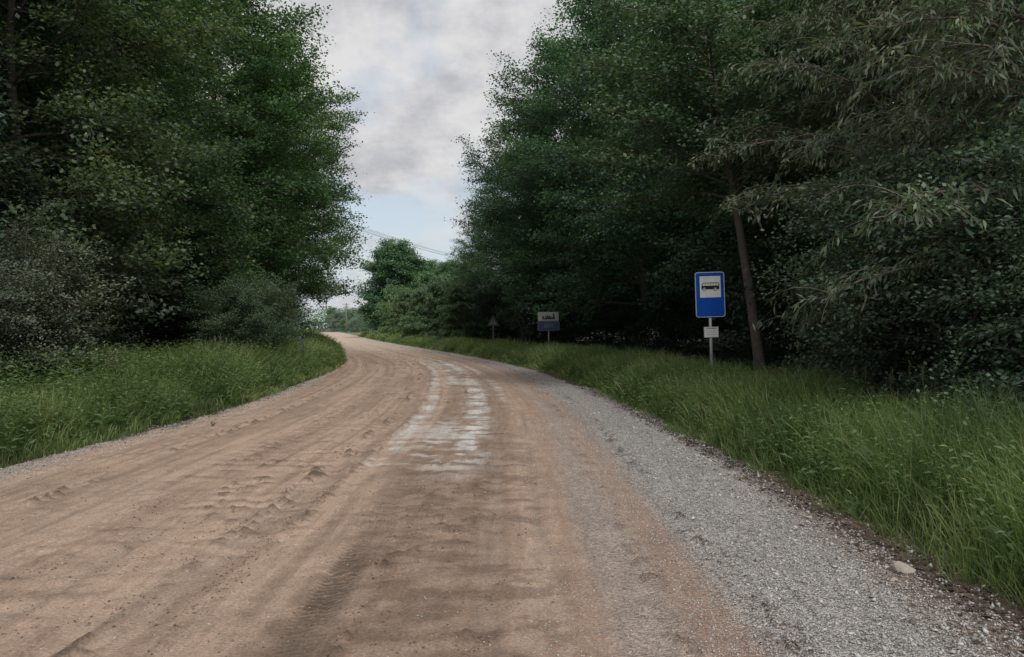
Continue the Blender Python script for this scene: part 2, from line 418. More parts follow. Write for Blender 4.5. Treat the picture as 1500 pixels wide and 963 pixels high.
def make_tree(key, seed, H=15, Rm=4.5, h0=2.2, limbs=40, twigs=11, per=26, ll=.12, lw=.085, prof=None, spread=.30,
              lean=(0, 0), tr=.22, mat='alder', bark='bark', droop=.0, stems=1, elev=(0, 55), flat=.45):
    r = np.random.default_rng(seed); W = Acc(); B = Acc(); C = []; O = []; stem_meshes = []; LT = []
    prof = prof or (lambda f: np.sqrt(max(0.03, 1 - abs((f - .40) / .64) ** 2.6)))
    for s in range(stems):
        a = 2 * np.pi * s / stems + r.uniform(0, 1)
        sp = 0 if stems == 1 else Rm * .42
        zz = np.linspace(-.3, H * .93, 12); f = zz / H
        path = np.stack([lean[0] * f ** 1.3 + sp * np.cos(a) * f + r.normal(0, .012 * H, 12) * (f > .1), lean[1] * f ** 1.3 + sp * np.sin(a) * f + r.normal(0, .012 * H, 12) * (f > .1), zz], 1)
        rad = tr * (1 - .93 * np.clip(f, 0, 1)) * (1 + .5 * np.exp(-np.clip(zz, 0, 9) * 2.5)) / math.sqrt(stems)
        V, F = tube(path, rad, 9); SM = Acc(); SM.add(V, F); stem_meshes.append(SM.mesh(key + '_trunk', M[bark], True))
        nl = limbs // stems
        for k in range(nl):
            q = (k + r.uniform(.1, .9)) / nl
            z0 = h0 + (H * .94 - h0) * q ** .9
            p0 = np.array([np.interp(z0, zz, path[:, i]) for i in range(3)])
            az = k * 2.39996 + r.normal(0, .35) + s
            L = Rm * prof(q) * r.uniform(.72, 1.14)
            L = max(L, .5)
            e = R_(elev[0] + (elev[1] - elev[0]) * q + r.normal(0, 16))
            lt = r.normal(0, .10)
            if stems == 1: e = max(e, R_(2))
            pts = [p0]; m = 6
            for j in range(m):
                ee = e - (.22 + droop) * j / m + r.normal(0, .10); aa = az + r.normal(0, .16)
                pts.append(pts[-1] + L / m * np.array([math.cos(ee) * math.cos(aa), math.cos(ee) * math.sin(aa), math.sin(ee)]))
            pts = np.array(pts); lr = max(.012, tr * .30 * (1 - q * .8) * (L / Rm) ** .5)
            V, F = tube(pts, np.linspace(lr, .008, m + 1), 5); B.add(V, F)
            nt_ = max(3, int(twigs * (L / Rm) ** .8))
            for j in range(nt_):
                u = .22 + .80 * (j + r.uniform(0, 1)) / nt_; u = min(u, 1.0)
                b0 = np.array([np.interp(u * m, range(m + 1), pts[:, i]) for i in range(3)])
                side = 1 if j % 2 else -1
                aa = az + side * r.uniform(.35, 1.15) * (1.15 - .6 * u)
                tl = (L * .36 * (1.15 - .6 * u) + .25) * r.uniform(.6, 1.2); te = r.normal(.10, .45) - droop
                d = np.array([math.cos(te) * math.cos(aa), math.cos(te) * math.sin(aa), math.sin(te)])
                q3 = np.array([b0, b0 + d * tl * .5 + [0, 0, .03], b0 + d * tl + [0, 0, -.05 - droop * .3]])
                V, F = tube(q3, [.014, .009, .004], 3); B.add(V, F)
                for v in (.35, .7, 1.0):
                    C.append(b0 + d * tl * v + r.normal(0, .07, 3)); O.append(d); LT.append(lt)
    C = np.array(C); O = np.array(O)
    A = Acc(); V, F, t = clumps(r, C, spread, per, ll, lw, flat=flat, droop=droop, out=O, along=O, tone=np.array(LT))
    A.add(V, F, t)
    return (stem_meshes, A.mesh(key + '_crown', M[mat], wood=B, wmat=M[bark]))

PROTO = {}
PROTO['A'] = make_tree('alder_a', 1, 16, 4.6, 2.9, 64, 16, 34, ll=.12, lw=.095, spread=.24)
PROTO['B'] = make_tree('alder_b', 2, 15, 4.3, 2.4, 62, 16, 34, ll=.12, lw=.095, spread=.24, prof=lambda f: np.sqrt(max(0.03, 1 - ((f - .46) / .62) ** 2)))
PROTO['C'] = make_tree('alder_c', 3, 17, 4.9, 2.4, 66, 16, 34, ll=.12, lw=.095, spread=.24, lean=(.8, -.4))
PROTO['D'] = make_tree('forest_tree', 4, 15, 4.8, 1.4, 44, 11, 16, ll=.30, lw=.23, spread=.55)
PROTO['H'] = make_tree('far_tree', 14, 15, 5.6, .4, 110, 16, 20, ll=.32, lw=.25, spread=.50, prof=lambda f: np.sqrt(max(0.05, 1 - ((f - .42) / .66) ** 2)))
PROTO['E'] = make_tree('round_bush', 5, 3.4, 1.9, .15, 55, 8, 20, ll=.095, lw=.075, spread=.19, stems=5, tr=.07, mat='shrub', elev=(-5, 60))
PROTO['F'] = make_tree('loose_bush', 6, 3.0, 1.7, .2, 48, 8, 22, ll=.095, lw=.045, spread=.15, stems=6, tr=.06, mat='shrub', elev=(25, 70),
                       prof=lambda f: .7 + .45 * f)
PROTO['G'] = make_tree('near_shrub', 8, 3.6, 2.1, .15, 96, 10, 32, ll=.060, lw=.044, spread=.14, stems=6, tr=.07, mat='shrub', elev=(-8, 60))

# ---- near willow with long hanging leaves
def make_willow(key, seed, H, Rm, h0, limbs, twigs, ll, lw, lean=(0, 0), tr=.16):
    r = np.random.default_rng(seed); W = Acc(); B_ = Acc(); P = []; D = []; CT = []
    zz = np.linspace(-.3, H * .92, 12); f = zz / H
    path = np.stack([lean[0] * f + .25 * np.sin(f * 5), lean[1] * f + .2 * np.cos(f * 4), zz], 1)
    V, F = tube(path, tr * (1 - .9 * np.clip(f, 0, 1)) * (1 + .4 * np.exp(-np.clip(zz, 0, 9) * 2)), 9); W.add(V, F)
    for k in range(limbs):
        q = (k + r.uniform(.1, .9)) / limbs; z0 = h0 + (H * .9 - h0) * q
        p0 = np.array([np.interp(z0, zz, path[:, i]) for i in range(3)])
        az = k * 2.39996 + r.normal(0, .3); L = Rm * (1 - .45 * q) * r.uniform(.7, 1.12); e = R_(18 + 40 * q + r.normal(0, 10))
        pts = [p0]; m = 7
        for j in range(m):
            ee = e - .95 * (j / m) ** 1.5; aa = az + r.normal(0, .14)
            pts.append(pts[-1] + L / m * np.array([math.cos(ee) * math.cos(aa), math.cos(ee) * math.sin(aa), math.sin(ee)]))
        pts = np.array(pts); V, F = tube(pts, np.linspace(.045 * (1 - .5 * q), .008, m + 1), 5); B_.add(V, F)
        for j in range(twigs):
            u = min(1, .15 + .88 * (j + r.uniform(0, 1)) / twigs)
            b0 = np.array([np.interp(u * m, range(m + 1), pts[:, i]) for i in range(3)])
            aa = az + (1 if j % 2 else -1) * r.uniform(.2, 1.5); tl = r.uniform(.45, 1.05)
            te = r.uniform(-.1, .5); n = 7; tw = [b0]
            for i in range(n):
                t2 = te - 1.35 * (i / n) ** 1.3; tw.append(tw[-1] + tl / n * np.array([math.cos(t2) * math.cos(aa), math.cos(t2) * math.sin(aa), math.sin(t2)]))
            tw = np.array(tw); V, F = tube(tw, np.linspace(.008, .003, n + 1), 3); B_.add(V, F)
            ct = r.normal(0, .12)
            # side shoots too
            for (src, nn) in ((tw, 24),):
                uu = r.uniform(.1, 1, nn); B = np.stack([np.interp(uu * n, range(n + 1), src[:, i]) for i in range(3)], 1)
                td = unit(np.stack([np.gradient(src[:, i]) for i in range(3)], 1)); td = td[np.minimum((uu * n).astype(int), n)]
                d = td * 1.0 + r.normal(0, .55, (nn, 3)) + np.array([0, 0, -.42])
                P.append(B + r.normal(0, .05, (nn, 3))); D.append(d); CT.append(np.full(nn, ct))
    P = np.concatenate(P); D = np.concatenate(D); CT = np.concatenate(CT); n = len(P)
    s = r.uniform(.7, 1.25, n); Nn = np.stack([r.normal(0, .6, n), r.normal(0, .6, n), np.ones(n)], 1)
    V, F = leaves(P, D, Nn, ll * s, lw * s, fold=.10, bend=.12)
    t = np.clip(.42 + CT + r.normal(0, .15, n) + (r.uniform(0, 1, n) > .985) * .5, 0, 1)
    A = Acc(); A.add(V, F, np.repeat(t, 4))
    return ([W.mesh(key + '_trunk', M['bark_brown'], True)], A.mesh(key + '_crown', M['willow'], wood=B_, wmat=M['bark_brown']))
PROTO['W'] = make_willow('willow', 11, 8.6, 4.0, 1.8, 84, 26, .13, .028)
PROTO['X'] = make_willow('high_willow', 21, 8.8, 3.9, 3.5, 80, 26, .12, .034)
PROTO['V'] = make_willow('grey_willow', 12, 6.5, 3.2, .3, 60, 22, .20, .075)

def place(key, x, y, s=1.0, rz=0, label='', group=None, name='deciduous_tree', cat='tree', tint=(1, 1, 1), sz=None, rx=0, ry=0):
    e = thing(name, label, cat, (x, y, float(ground_z(np.array([x]), np.array([y]))[0])), rz, group)
    e.rotation_euler = (rx, ry, rz); e.scale = (s, s, sz or s)
    sm = PROTO[key][0]
    for q in sm: link('trunk' if len(sm) == 1 else 'stem', q, e)
    c = link('crown', PROTO[key][1], e); c.color = (*tint, 1)
    return e

OL = (1.28, 1.06, 1.02); DK = (.95, 1.02, 1.15); GR = (1.15, 1.18, .85); HZ = (1.7, 1.75, 1.9)  # HZ: distance haze put into the leaf colour
# --- left side, front row (nearest first)
place('B', -12.0, 11.5, .95, .3, 'dark tall tree at the left edge of the photo, behind the grey shrub', tint=DK)
place('A', -11.2, 17.5, .86, 2.1, 'tall tree over the left verge with low brownish green boughs, second from the camera', tint=OL)
place('C', -12.0, 24.0, .92, 4.0, 'tall tree in the middle of the left tree wall with dull green boughs', tint=(1.0, 1.0, .85))
place('A', -12.0, 31.5, 1.0, 1.2, 'tall tree on the left whose top bough juts out against the clouds', tint=(.95, 1.1, .85))
place('A', -12.5, 38.5, 1.0, 2.7, 'fresh green tall tree on the left just before the widest bulge of the tree wall', tint=GR)
place('B', -13.2, 45.0, 1.02, 3.0, 'tall tree on the left whose crown bulges farthest over the road bend', tint=GR)
place('B', -16.6, 53.0, .92, .4, 'farthest tall tree of the left wall, beside the sky gap', tint=(1, 1.05, .9))
place('B', -20.5, 64.0, .68, 3.4, 'smaller tree at the far end of the left wall above the road bend', tint=(1, 1.05, .95))
# --- right side, front row
place('B', 8.2, 19.5, .80, 5.0, 'dark tree behind the leaning trunk and the bus stop sign', tint=DK)
place('A', 6.9, 27.0, .95, .9, 'big dark tree on the right between the bus stop sign and the skyline sign', tint=DK)
place('C', 5.7, 34.0, 1.02, 2.2, 'tallest dark tree on the right, its crown leaving the top of the photo', tint=(.90, 1.06, 1.12))
place('A', 3.4, 42.0, 1.04, 3.9, 'dark tree on the right with stepped boughs against the sky, behind the skyline sign', tint=DK)
place('B', 1.4, 50.0, 1.02, .1, 'dark tree on the right behind the triangular warning sign', tint=(.90, 1.06, 1.08))
place('C', .2, 58.5, .80, 1.7, 'mid height tree on the right where the tree line steps down to the road', tint=(.95, 1.05, 1.0))
place('A', -2.2, 69.0, .66, 4.4, 'lower tree on the right just nearer than the pale willow bushes', tint=(1.05, 1.1, 1.0))
place('B', -4.2, 84.0, .60, 2.4, 'small tree on the right at the end of the tree line under the wires', tint=(1.2, 1.2, 1.1))
# --- deep wood rows
GL = 'dark leafy tree deep in the wood behind the front trees of the left side'
GRt = 'dark leafy tree deep in the wood behind the front trees of the right side'
rr = random.Random(5)
for row, (dx, y0, y1, st) in enumerate(((-6.5, 8, 74, 7.5), (-14, 6, 80, 8.5), (-23, 10, 90, 10))):
    y = y0
    while y < y1:
        x = float(Ledge(y)) - 5.5 + dx + rr.uniform(-1, 1)
        place('D' if row else 'C', x, y + rr.uniform(-1, 1), rr.uniform(.9, 1.08), rr.uniform(0, 6), GL, 'trees deep in the left wood', tint=DK); y += st
for row, (dx, y0, y1, st) in enumerate(((6.0, 15, 82, 7.5), (13.5, 10, 90, 8.5), (22.5, 12, 100, 10))):
    y = y0
    while y < y1:
        x = float(Redge(y)) + 5.2 + dx + rr.uniform(-1, 1)
        k = 1 - .42 * float(sst(38, 90, np.array(y)))
        place('D' if row else 'A', x, y + rr.uniform(-1, 1), rr.uniform(.88, 1.05) * k, rr.uniform(0, 6), GRt, 'trees deep in the right wood', tint=DK); y += st
# undergrowth
for i in range(26):
    y = 9 + i * 2.9; x = float(Ledge(y)) - rr.uniform(5.6, 9.5)
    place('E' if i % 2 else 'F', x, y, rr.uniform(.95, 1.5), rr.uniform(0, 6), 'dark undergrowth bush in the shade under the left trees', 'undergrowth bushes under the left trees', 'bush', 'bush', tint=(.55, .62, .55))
for i in range(26):
    y = 11.5 + i * 2.9; x = float(Redge(y)) + rr.uniform(5.0, 9.0)
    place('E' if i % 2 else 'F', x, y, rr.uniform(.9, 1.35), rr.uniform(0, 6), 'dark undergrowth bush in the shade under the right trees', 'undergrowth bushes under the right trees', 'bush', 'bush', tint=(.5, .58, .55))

# --- leaning trunk tree behind the bus sign
def leaning():
    r = np.random.default_rng(33)
    W = Acc(); B = Acc(); n = 14; zz = np.linspace(-.3, 8.5, n); f = zz / 8.5
    path = np.stack([-1.05 * np.clip(f, 0, 1) ** 1.0 * 1.0 - .35 * f * f, 0 * f, zz], 1)
    V, F = tube(path, .130 * (1 - .6 * np.clip(f, 0, 1)) * (1 + .35 * np.exp(-np.clip(zz, 0, 9) * 2)), 12); W.add(V, F)
    C = []; O = []
    for k in range(40):
        q = (k + .5) / 40; z0 = 4.5 + 4.0 * q; p0 = np.array([np.interp(z0, zz, path[:, i]) for i in range(3)])
        az = k * 2.4; L = 3.3 * (1 - .3 * q); pts = [p0]
        for j in range(5):
            e = .30 + .2 * q - .12 * j; pts.append(pts[-1] + L / 5 * np.array([math.cos(e) * math.cos(az), math.cos(e) * math.sin(az), math.sin(e)])); az += r.normal(0, .12)
        pts = np.array(pts); V, F = tube(pts, np.linspace(.04, .008, 6), 5); B.add(V, F)
        for j in range(16):
            u = .25 + .75 * r.uniform(); b0 = np.array([np.interp(u * 5, range(6), pts[:, i]) for i in range(3)])
            aa = az + r.uniform(-1.1, 1.1); tl = r.uniform(.4, 1.0); d = np.array([math.cos(aa), math.sin(aa), r.normal(-.05, .2)])
            V, F = tube(np.array([b0, b0 + d * tl * .5, b0 + d * tl]), [.01, .007, .003], 3); B.add(V, F)
            for v in (.3, .65, 1): C.append(b0 + d * tl * v); O.append(d)
    for _ in range(260):                                       # short leafy shoots that hide the upper trunk
        z0 = r.uniform(4.3, 8.4); p0 = np.array([np.interp(z0, zz, path[:, i]) for i in range(3)]); a = r.uniform(0, 6.3); d = np.array([math.cos(a), math.sin(a), .1])
        C.append(p0 + d * r.uniform(.4, 1.3) + [0, 0, r.normal(0, .1)]); O.append(d)
    A = Acc(); V, F, t = clumps(r, np.array(C), .22, 20, .10, .07, out=np.array(O), along=np.array(O)); A.add(V, F, t)
    e = thing('leaning_tree', 'slender brown trunk leaning left beside the blue bus stop sign', 'tree', (5.85, 18.2, -.15))
    link('trunk', W.mesh('leaning_trunk', M['bark_brown'], True), e)
    c = link('crown', A.mesh('leaning_crown', M['willow'], wood=B, wmat=M['bark_brown']), e); c.color = (.68, .88, .74, 1)
leaning()
# --- near right willows and shrubs
place('W', 6.75, 8.8, .95, 1.6, 'near willow on the right with long narrow hanging leaves', name='willow_tree', cat='willow')
place('X', 7.2, 13.8, 1.0, 4.1, 'second willow on the right, behind the near one at the photo edge', name='willow_tree', cat='willow', tint=(.90, .92, .88))
RS = [(5.9, 10.4, .95, 0, 'round leaved grey green shrub right of the leaning trunk'),
      (6.3, 8.6, .95, 2, 'broad grey green shrub under the near willow'),
      (6.1, 6.9, .72, 4, 'dark shrub at the right edge of the photo behind the tall grass'),
      (7.2, 13.6, 1.0, 5, 'grey green shrub just behind the foot of the leaning trunk')]
for x, y, s, a, lb in RS: place('G', x, y, s, a, lb, name='shrub', cat='shrub', tint=(.78, .92, .82))
LS = [(-9.0, 12.2, .70, 1, 'grey shrub at the lower left edge of the photo beside the grass', 'G', (1.0, .98, 1.0)),
      (-8.0, 13.6, .66, 3, 'feathery grey shrub with upright shoots on the left verge', 'F', (1.15, 1.1, 1.0)),
      (-10.6, 14.5, .9, 3, 'dark shrub behind the feathery grey shrub on the left', 'G', (.7, .72, .7)),
      (-7.9, 23.4, .66, 2, 'leafy shrub beside the dark thin post on the left verge', 'G', (.85, 1.0, .8)),
      (-9.4, 28.5, .75, 5, 'green shrub beyond the dark thin post on the left verge', 'E', (.85, 1.0, .8)),
      (-11.3, 38.0, .8, .5, 'green shrub under the bulging tree at the left side of the bend', 'E', (.8, .95, .75))]
for x, y, s, a, lb, k, t in LS: place(k, x, y, s, a, lb, name='shrub', cat='shrub', tint=t)
# --- willow bushes right of the far road
WB = [(-3.9, 58, .72, 'pale willow bush just left of the triangular warning sign', (1.1, 1.15, 1.0)),
      (-6.2, 68, .85, 'pale willow bush third from the right below the dark tree line', (1.15, 1.2, 1.05)),
      (-8.3, 74, .80, 'rounded willow bush in the middle of the far bush row', (1.25, 1.25, 1.1)),
      (-11.6, 88, .92, 'olive willow bush with a broad top near the far road', (1.35, 1.3, 1.05)),
      (-14.6, 103, 1.12, 'tall yellow green willow bush in front of the big round far tree', (1.5, 1.55, 1.1)),
      (-17.0, 108, .70, 'low willow bush at the foot of the far wooden pole', (1.4, 1.45, 1.2)),
      (-10.0, 98, 1.25, 'tall pale willow between the big round far tree and the dark tree line', (1.35, 1.4, 1.15))]
for i, (x, y, s, lb, t) in enumerate(WB): place('V', x, y, s * .95, i * 1.3, lb, name='willow_bush', cat='bush', tint=(t[0] * .80, t[1] * .98, t[2] * .92))
# --- far trees in the gap
place('H', -19.3, 131, .96, 2.0, 'big rounded tree standing alone by the far road in the gap', tint=(1.25, 1.35, 1.35))
place('H', -15.5, 150, .84, 1.0, 'slim pointed tree behind the right shoulder of the big round far tree', tint=(1.35, 1.4, 1.35))
place('H', -10.5, 142, .80, 1.0, 'far tree whose top shows just left of the dark right tree line', tint=(1.3, 1.4, 1.35))
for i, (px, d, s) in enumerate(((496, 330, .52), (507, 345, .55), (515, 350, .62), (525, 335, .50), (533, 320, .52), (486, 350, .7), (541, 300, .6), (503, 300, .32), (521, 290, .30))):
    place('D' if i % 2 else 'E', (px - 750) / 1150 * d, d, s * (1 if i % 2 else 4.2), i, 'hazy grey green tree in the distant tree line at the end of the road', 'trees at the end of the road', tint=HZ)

def distant():
    r = np.random.default_rng(91); C = []
    for _ in range(4600):
        x = r.uniform(-420, 330); y = 385 + r.uniform(0, 30) + .05 * abs(x)
        hh = 8 + 5 * noise(np.array(x * .06), np.array(.5), 3); C.append((x, y, r.uniform(.02, 1) * float(hh)))
    A = Acc(); V, F, t = clumps(r, np.array(C), 1.5, 16, 1.1, .9, flat=.8); A.add(V, F, t)
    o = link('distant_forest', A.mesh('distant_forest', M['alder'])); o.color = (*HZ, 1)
    tag(o, 'hazy strip of forest on the horizon', 'forest', kind='stuff')
distant()

# ------------------------------------------------------------------ grass and weeds
def verge_points(side, n, ymin, ymax, wmax, r, power=1.0):
    # density falls with distance
    u = r.uniform(0, 1, n)
    a, b = ymin + 2, ymax + 2; p = -.55
    y = ((a ** (p + 1) + u * (b ** (p + 1) - a ** (p + 1))) ** (1 / (p + 1))) - 2
    o = wmax * r.uniform(0, 1, n) ** power
    x = Redge(y) - .10 + o if side > 0 else Ledge(y) - .10 - o
    return x, y, o

def build_grass(name, side, n, seed, label, wmax, hmax, tone=0.0):
    r = np.random.default_rng(seed)
    x, y, o = verge_points(side, n, 2.0, 150, wmax, r)
    en = fbm(x * 1.1 + 5, y * 1.1, 200 + seed, 3)
    patch = fbm(x * .55, y * .55, 210 + seed, 3)
    tuft = noise(x * 5, y * 5, 220 + seed)
    keep = (o > .55 * (en - .32)) & (r.uniform(0, 1, n) < .35 + 1.1 * tuft) & (o < wmax * (.72 + .55 * patch))
    x, y, o, en, patch, tuft = [v[keep] for v in (x, y, o, en, patch, tuft)]; n = len(x)
    x = x + r.normal(0, .02, n)
    z = ground_z(x, y)
    hgt = hmax * (.22 + .78 * sst(.0, 1.0, o)) * (.35 + 1.2 * patch) * r.uniform(.4, 1.2, n) * (.85 + .3 * tuft) * (1 + (.28 * sst(12, 24, y) if side < 0 else 0))
    w = np.maximum(.0055, .00085 * y) * r.uniform(.7, 1.5, n) * (.55 if tone else 1)
    az = r.uniform(0, 2 * np.pi, n); bend = r.uniform(.08, .75, n) ** 1.2
    # common lean towards the light over the road
    bx = np.cos(az) * bend * 1.25 - side * .18 * r.uniform(0, 1, n); by = np.sin(az) * bend * .9
    face = r.uniform(0, 2 * np.pi, n); sx = np.cos(face) * .5; sy = np.sin(face) * .5
    V = np.empty((n, 8, 3), np.float32)
    for k, (f, ww) in enumerate(((0, 1.0), (.38, .95), (.74, .65), (1.0, .10))):
        dx = bx * hgt * f ** 1.9; dy = by * hgt * f ** 1.9
        dz = hgt * (f - .28 * (bx ** 2 + by ** 2) * f ** 3)
        for s, sg in ((0, -1), (1, 1)):
            V[:, 2 * k + s, 0] = x + dx + sg * sx * w * ww; V[:, 2 * k + s, 1] = y + dy + sg * sy * w * ww; V[:, 2 * k + s, 2] = z - .01 + dz
    base = (np.arange(n) * 8)[:, None]
    F = np.concatenate([base + np.array([[2 * k, 2 * k + 1, 2 * k + 3, 2 * k + 2]]) for k in range(3)], 1).reshape(-1, 4)
    t = np.clip(.38 + tone + 1.1 * (fbm(x * .8, y * .8, 240 + seed, 3) - .5) + r.normal(0, .12, n) + (r.uniform(0, 1, n) > .93) * .5, 0, 1)
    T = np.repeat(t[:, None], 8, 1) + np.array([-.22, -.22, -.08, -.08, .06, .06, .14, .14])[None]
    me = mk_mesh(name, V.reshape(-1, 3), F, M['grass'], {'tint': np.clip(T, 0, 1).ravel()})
    o_ = link(name, me); tag(o_, label, 'grass', kind='stuff'); return o_
build_grass('tall_grass', 1, 420000, 1, 'tall green grass on the verge right of the gravel road', 3.6, .62)
build_grass('seed_stalks', 1, 7000, 5, 'thin pale seed stalks standing above the right verge grass', 3.6, .74, .5)
build_grass('seed_stalks', -1, 7000, 6, 'thin pale seed stalks standing above the left verge grass', 4.3, .86, .5)
gl = build_grass('tall_grass', -1, 420000, 2, 'tall green grass on the verge left of the sandy road', 4.4, .66)

def weed_plant(r, x, y, z, h, nl, ll, lw, A, stem=None, tone=0.0):
    lean = r.normal(0, .10, 2); k = np.linspace(.12, 1, nl)
    P = np.stack([x + lean[0] * h * k ** 1.6, y + lean[1] * h * k ** 1.6, z + h * k], 1)
    az = np.arange(nl) * 2.4 + r.uniform(0, 6)
    D = np.stack([np.cos(az), np.sin(az), r.normal(.35, .25, nl)], 1)
    Nn = np.stack([r.normal(0, .3, nl), r.normal(0, .3, nl), np.ones(nl)], 1)
    s = r.uniform(.7, 1.2, nl) * (1.1 - .55 * k)
    V, F = leaves(P, D, Nn, ll * s, lw * s, bend=.2); A.add(V, F, np.repeat(np.clip(.45 + tone + r.normal(0, .12, nl) + .2 * (k - .5), 0, 1), 4))
    if stem is not None:
        V, F = tube(np.array([[x, y, z - .02], [x + lean[0] * h * .33, y + lean[1] * h * .33, z + h * .5], [x + lean[0] * h, y + lean[1] * h, z + h]]), [.006, .005, .002], 3); stem.add(V, F)

def build_weeds(side, n, seed, wmin, wmax, hm, label):
    r = np.random.default_rng(seed); A = Acc()
    x, y, o = verge_points(side, n, 2.5, 110, wmax, r)
    pt = fbm(x * .5 + 3, y * .5, 230 + seed, 3)
    for i in range(n):
        if o[i] < wmin * r.uniform(.5, 1.2) or pt[i] < .36: continue
        z = float(ground_z(x[i:i + 1], y[i:i + 1])[0]); h = hm * r.uniform(.55, 1.2) * (.6 + .5 * min(1, o[i]))
        big = 1 + y[i] * .022
        weed_plant(r, x[i], y[i], z, h, 16, .105 * big, .034 * big, A, None, .35 * (pt[i] - .55))
    o_ = link('weeds', A.mesh('weeds', M['weed'])); tag(o_, label, 'weeds', kind='stuff')
build_weeds(1, 12000, 3, .40, 3.9, .60, 'leafy green weeds growing through the right verge grass')
build_weeds(-1, 16000, 4, .2, 4.6, .86, 'leafy green weeds growing through the left verge grass')

# tall single weeds that stand above the grass
def tall_weed(x, y, h, label, kind='leafy', seed=0, group=None):
    r = np.random.default_rng(seed + 500); z = float(ground_z(np.array([x]), np.array([y]))[0])
    e = thing('tall_weed', label, 'weed', (x, y, z), r.uniform(0, 6), group); A = Acc()
    for s in range(4):
        a = s * 1.6 + r.uniform(0, .8); hh = h * r.uniform(.7, 1); tx, ty = math.cos(a) * .12 * h, math.sin(a) * .12 * h
        pth = np.array([[tx * .1, ty * .1, -.03], [tx * .3, ty * .3, hh * .4], [tx * .7, ty * .7, hh * .75], [tx, ty, hh]])
        V, F = tube(pth, [.007, .006, .005, .003], 5); q = Acc(); q.add(V, F); st = link('stem', q.mesh('stem', M['stem']), e)
        nl = 26; k = r.uniform(.10, .97, nl)
        P = np.stack([np.interp(k, [0, .4, .75, 1], pth[:, i]) for i in range(3)], 1); az = r.uniform(0, 6.3, nl)
        V, F = leaves(P, np.stack([np.cos(az), np.sin(az), r.normal(.5, .3, nl)], 1), np.stack([r.normal(0, .3, nl), r.normal(0, .3, nl), np.ones(nl)], 1), .13 * h * (1.2 - .6 * k), .034 * h, bend=.25)
        A.add(V, F, np.repeat(np.clip(.6 + r.normal(0, .12, nl), 0, 1), 4))
        m = 30; c = pth[-1] + np.clip(r.normal(0, .5, (m, 3)), -1, 1) * [.012, .012, .09]; Hd = Acc()
        V, F = leaves(c, r.normal(0, 1, (m, 3)) + [0, 0, 1.2], r.normal(0, 1, (m, 3)), .032, .012); Hd.add(V, F); V, F = tube(pth[-1] + np.array([[0, 0, -.10], [0, 0, 0], [0, 0, .09]]), [.004, .007, .004], 6); Hd.add(V, F)
        link('seed_head', Hd.mesh('seed_head', M['dry']), st)
    link('foliage', A.mesh('foliage', M['weed']), e)
TW = [(4.9, 11.6, .95, 'pale feathery weed between the leaning trunk and the near willow shrubs'),
      (4.65, 9.4, 1.0, 'tall pale weed against the dark shrub shade, right of the leaning trunk'),
      (4.4, 6.6, .85, 'dull tall weed nearest the camera on the right verge'),
      (3.4, 17.8, .75, 'small pale weed just left of the bus stop sign foot'),
      (2.6, 23.5, .9, 'tall weed in the right verge halfway between the blue sign and the skyline sign'),
      (-7.0, 13.4, 1.15, 'tall pale weed in front of the grey shrub, left one of the pair'),
      (-6.65, 13.2, 1.05, 'tall pale weed in front of the grey shrub, right one of the pair'),
      (-6.9, 18.6, 1.2, 'tall weed clump in the middle of the left grass verge'),
      (-6.9, 20.4, 1.0, 'tall leafy weed between the weed clump and the dark thin post'),
      (4.75, 7.4, .95, 'tall dull weed above the grass at the right edge of the photo'),
      (4.6, 8.6, .9, 'tall weed in front of the broad grey green shrub'),
      (4.55, 10.2, .85, 'tall weed in the right verge grass below the near willow'),
      (4.35, 12.6, .8, 'tall weed in the right verge between bus stop sign and near willow'),
      (2.9, 19.6, .8, 'tall weed left of the bus stop sign pole')]
for i, (x, y, h, lb) in enumerate(TW): tall_weed(x, y, h, lb, seed=i)

def yarrow(x, y, h, label, sz, seed):
    r = np.random.default_rng(seed); z = float(ground_z(np.array([x]), np.array([y]))[0])
    e = thing('wild_flower', label, 'flower', (x, y, z)); St = Acc(); Hd = Acc(); top = np.array([-.04, -.03, h])
    V, F = tube(np.array([[0, 0, -.02], [-.01, 0, h * .55], top - [0, 0, .05]]), [.004, .003, .0025], 4); St.add(V, F)
    for i in range(9):
        a = i * 2.4; rr_ = sz * math.sqrt((i + .3) / 9); p = top + [rr_ * math.cos(a), rr_ * math.sin(a), r.normal(0, .004)]
        V, F = tube(np.array([top - [0, 0, .05], p]), [.0018, .0012], 3); St.add(V, F)
        m = 14; c = p + r.normal(0, .007, (m, 3)) * [1, 1, .5]
        V, F = leaves(c, r.normal(0, 1, (m, 3)) * [1, 1, .3], r.normal(0, .3, (m, 3)) + [0, 0, 1], .010, .009); Hd.add(V, F)
    link('stem', St.mesh('stem', M['stem']), e); link('flower_head', Hd.mesh('flower_head', M['petal']), e)
yarrow(3.50, 5.55, .36, 'white flower head in the right grass, the larger upper one', .035, 1)
yarrow(3.48, 5.25, .33, 'small white flower head just below the larger one in the right grass', .018, 2)

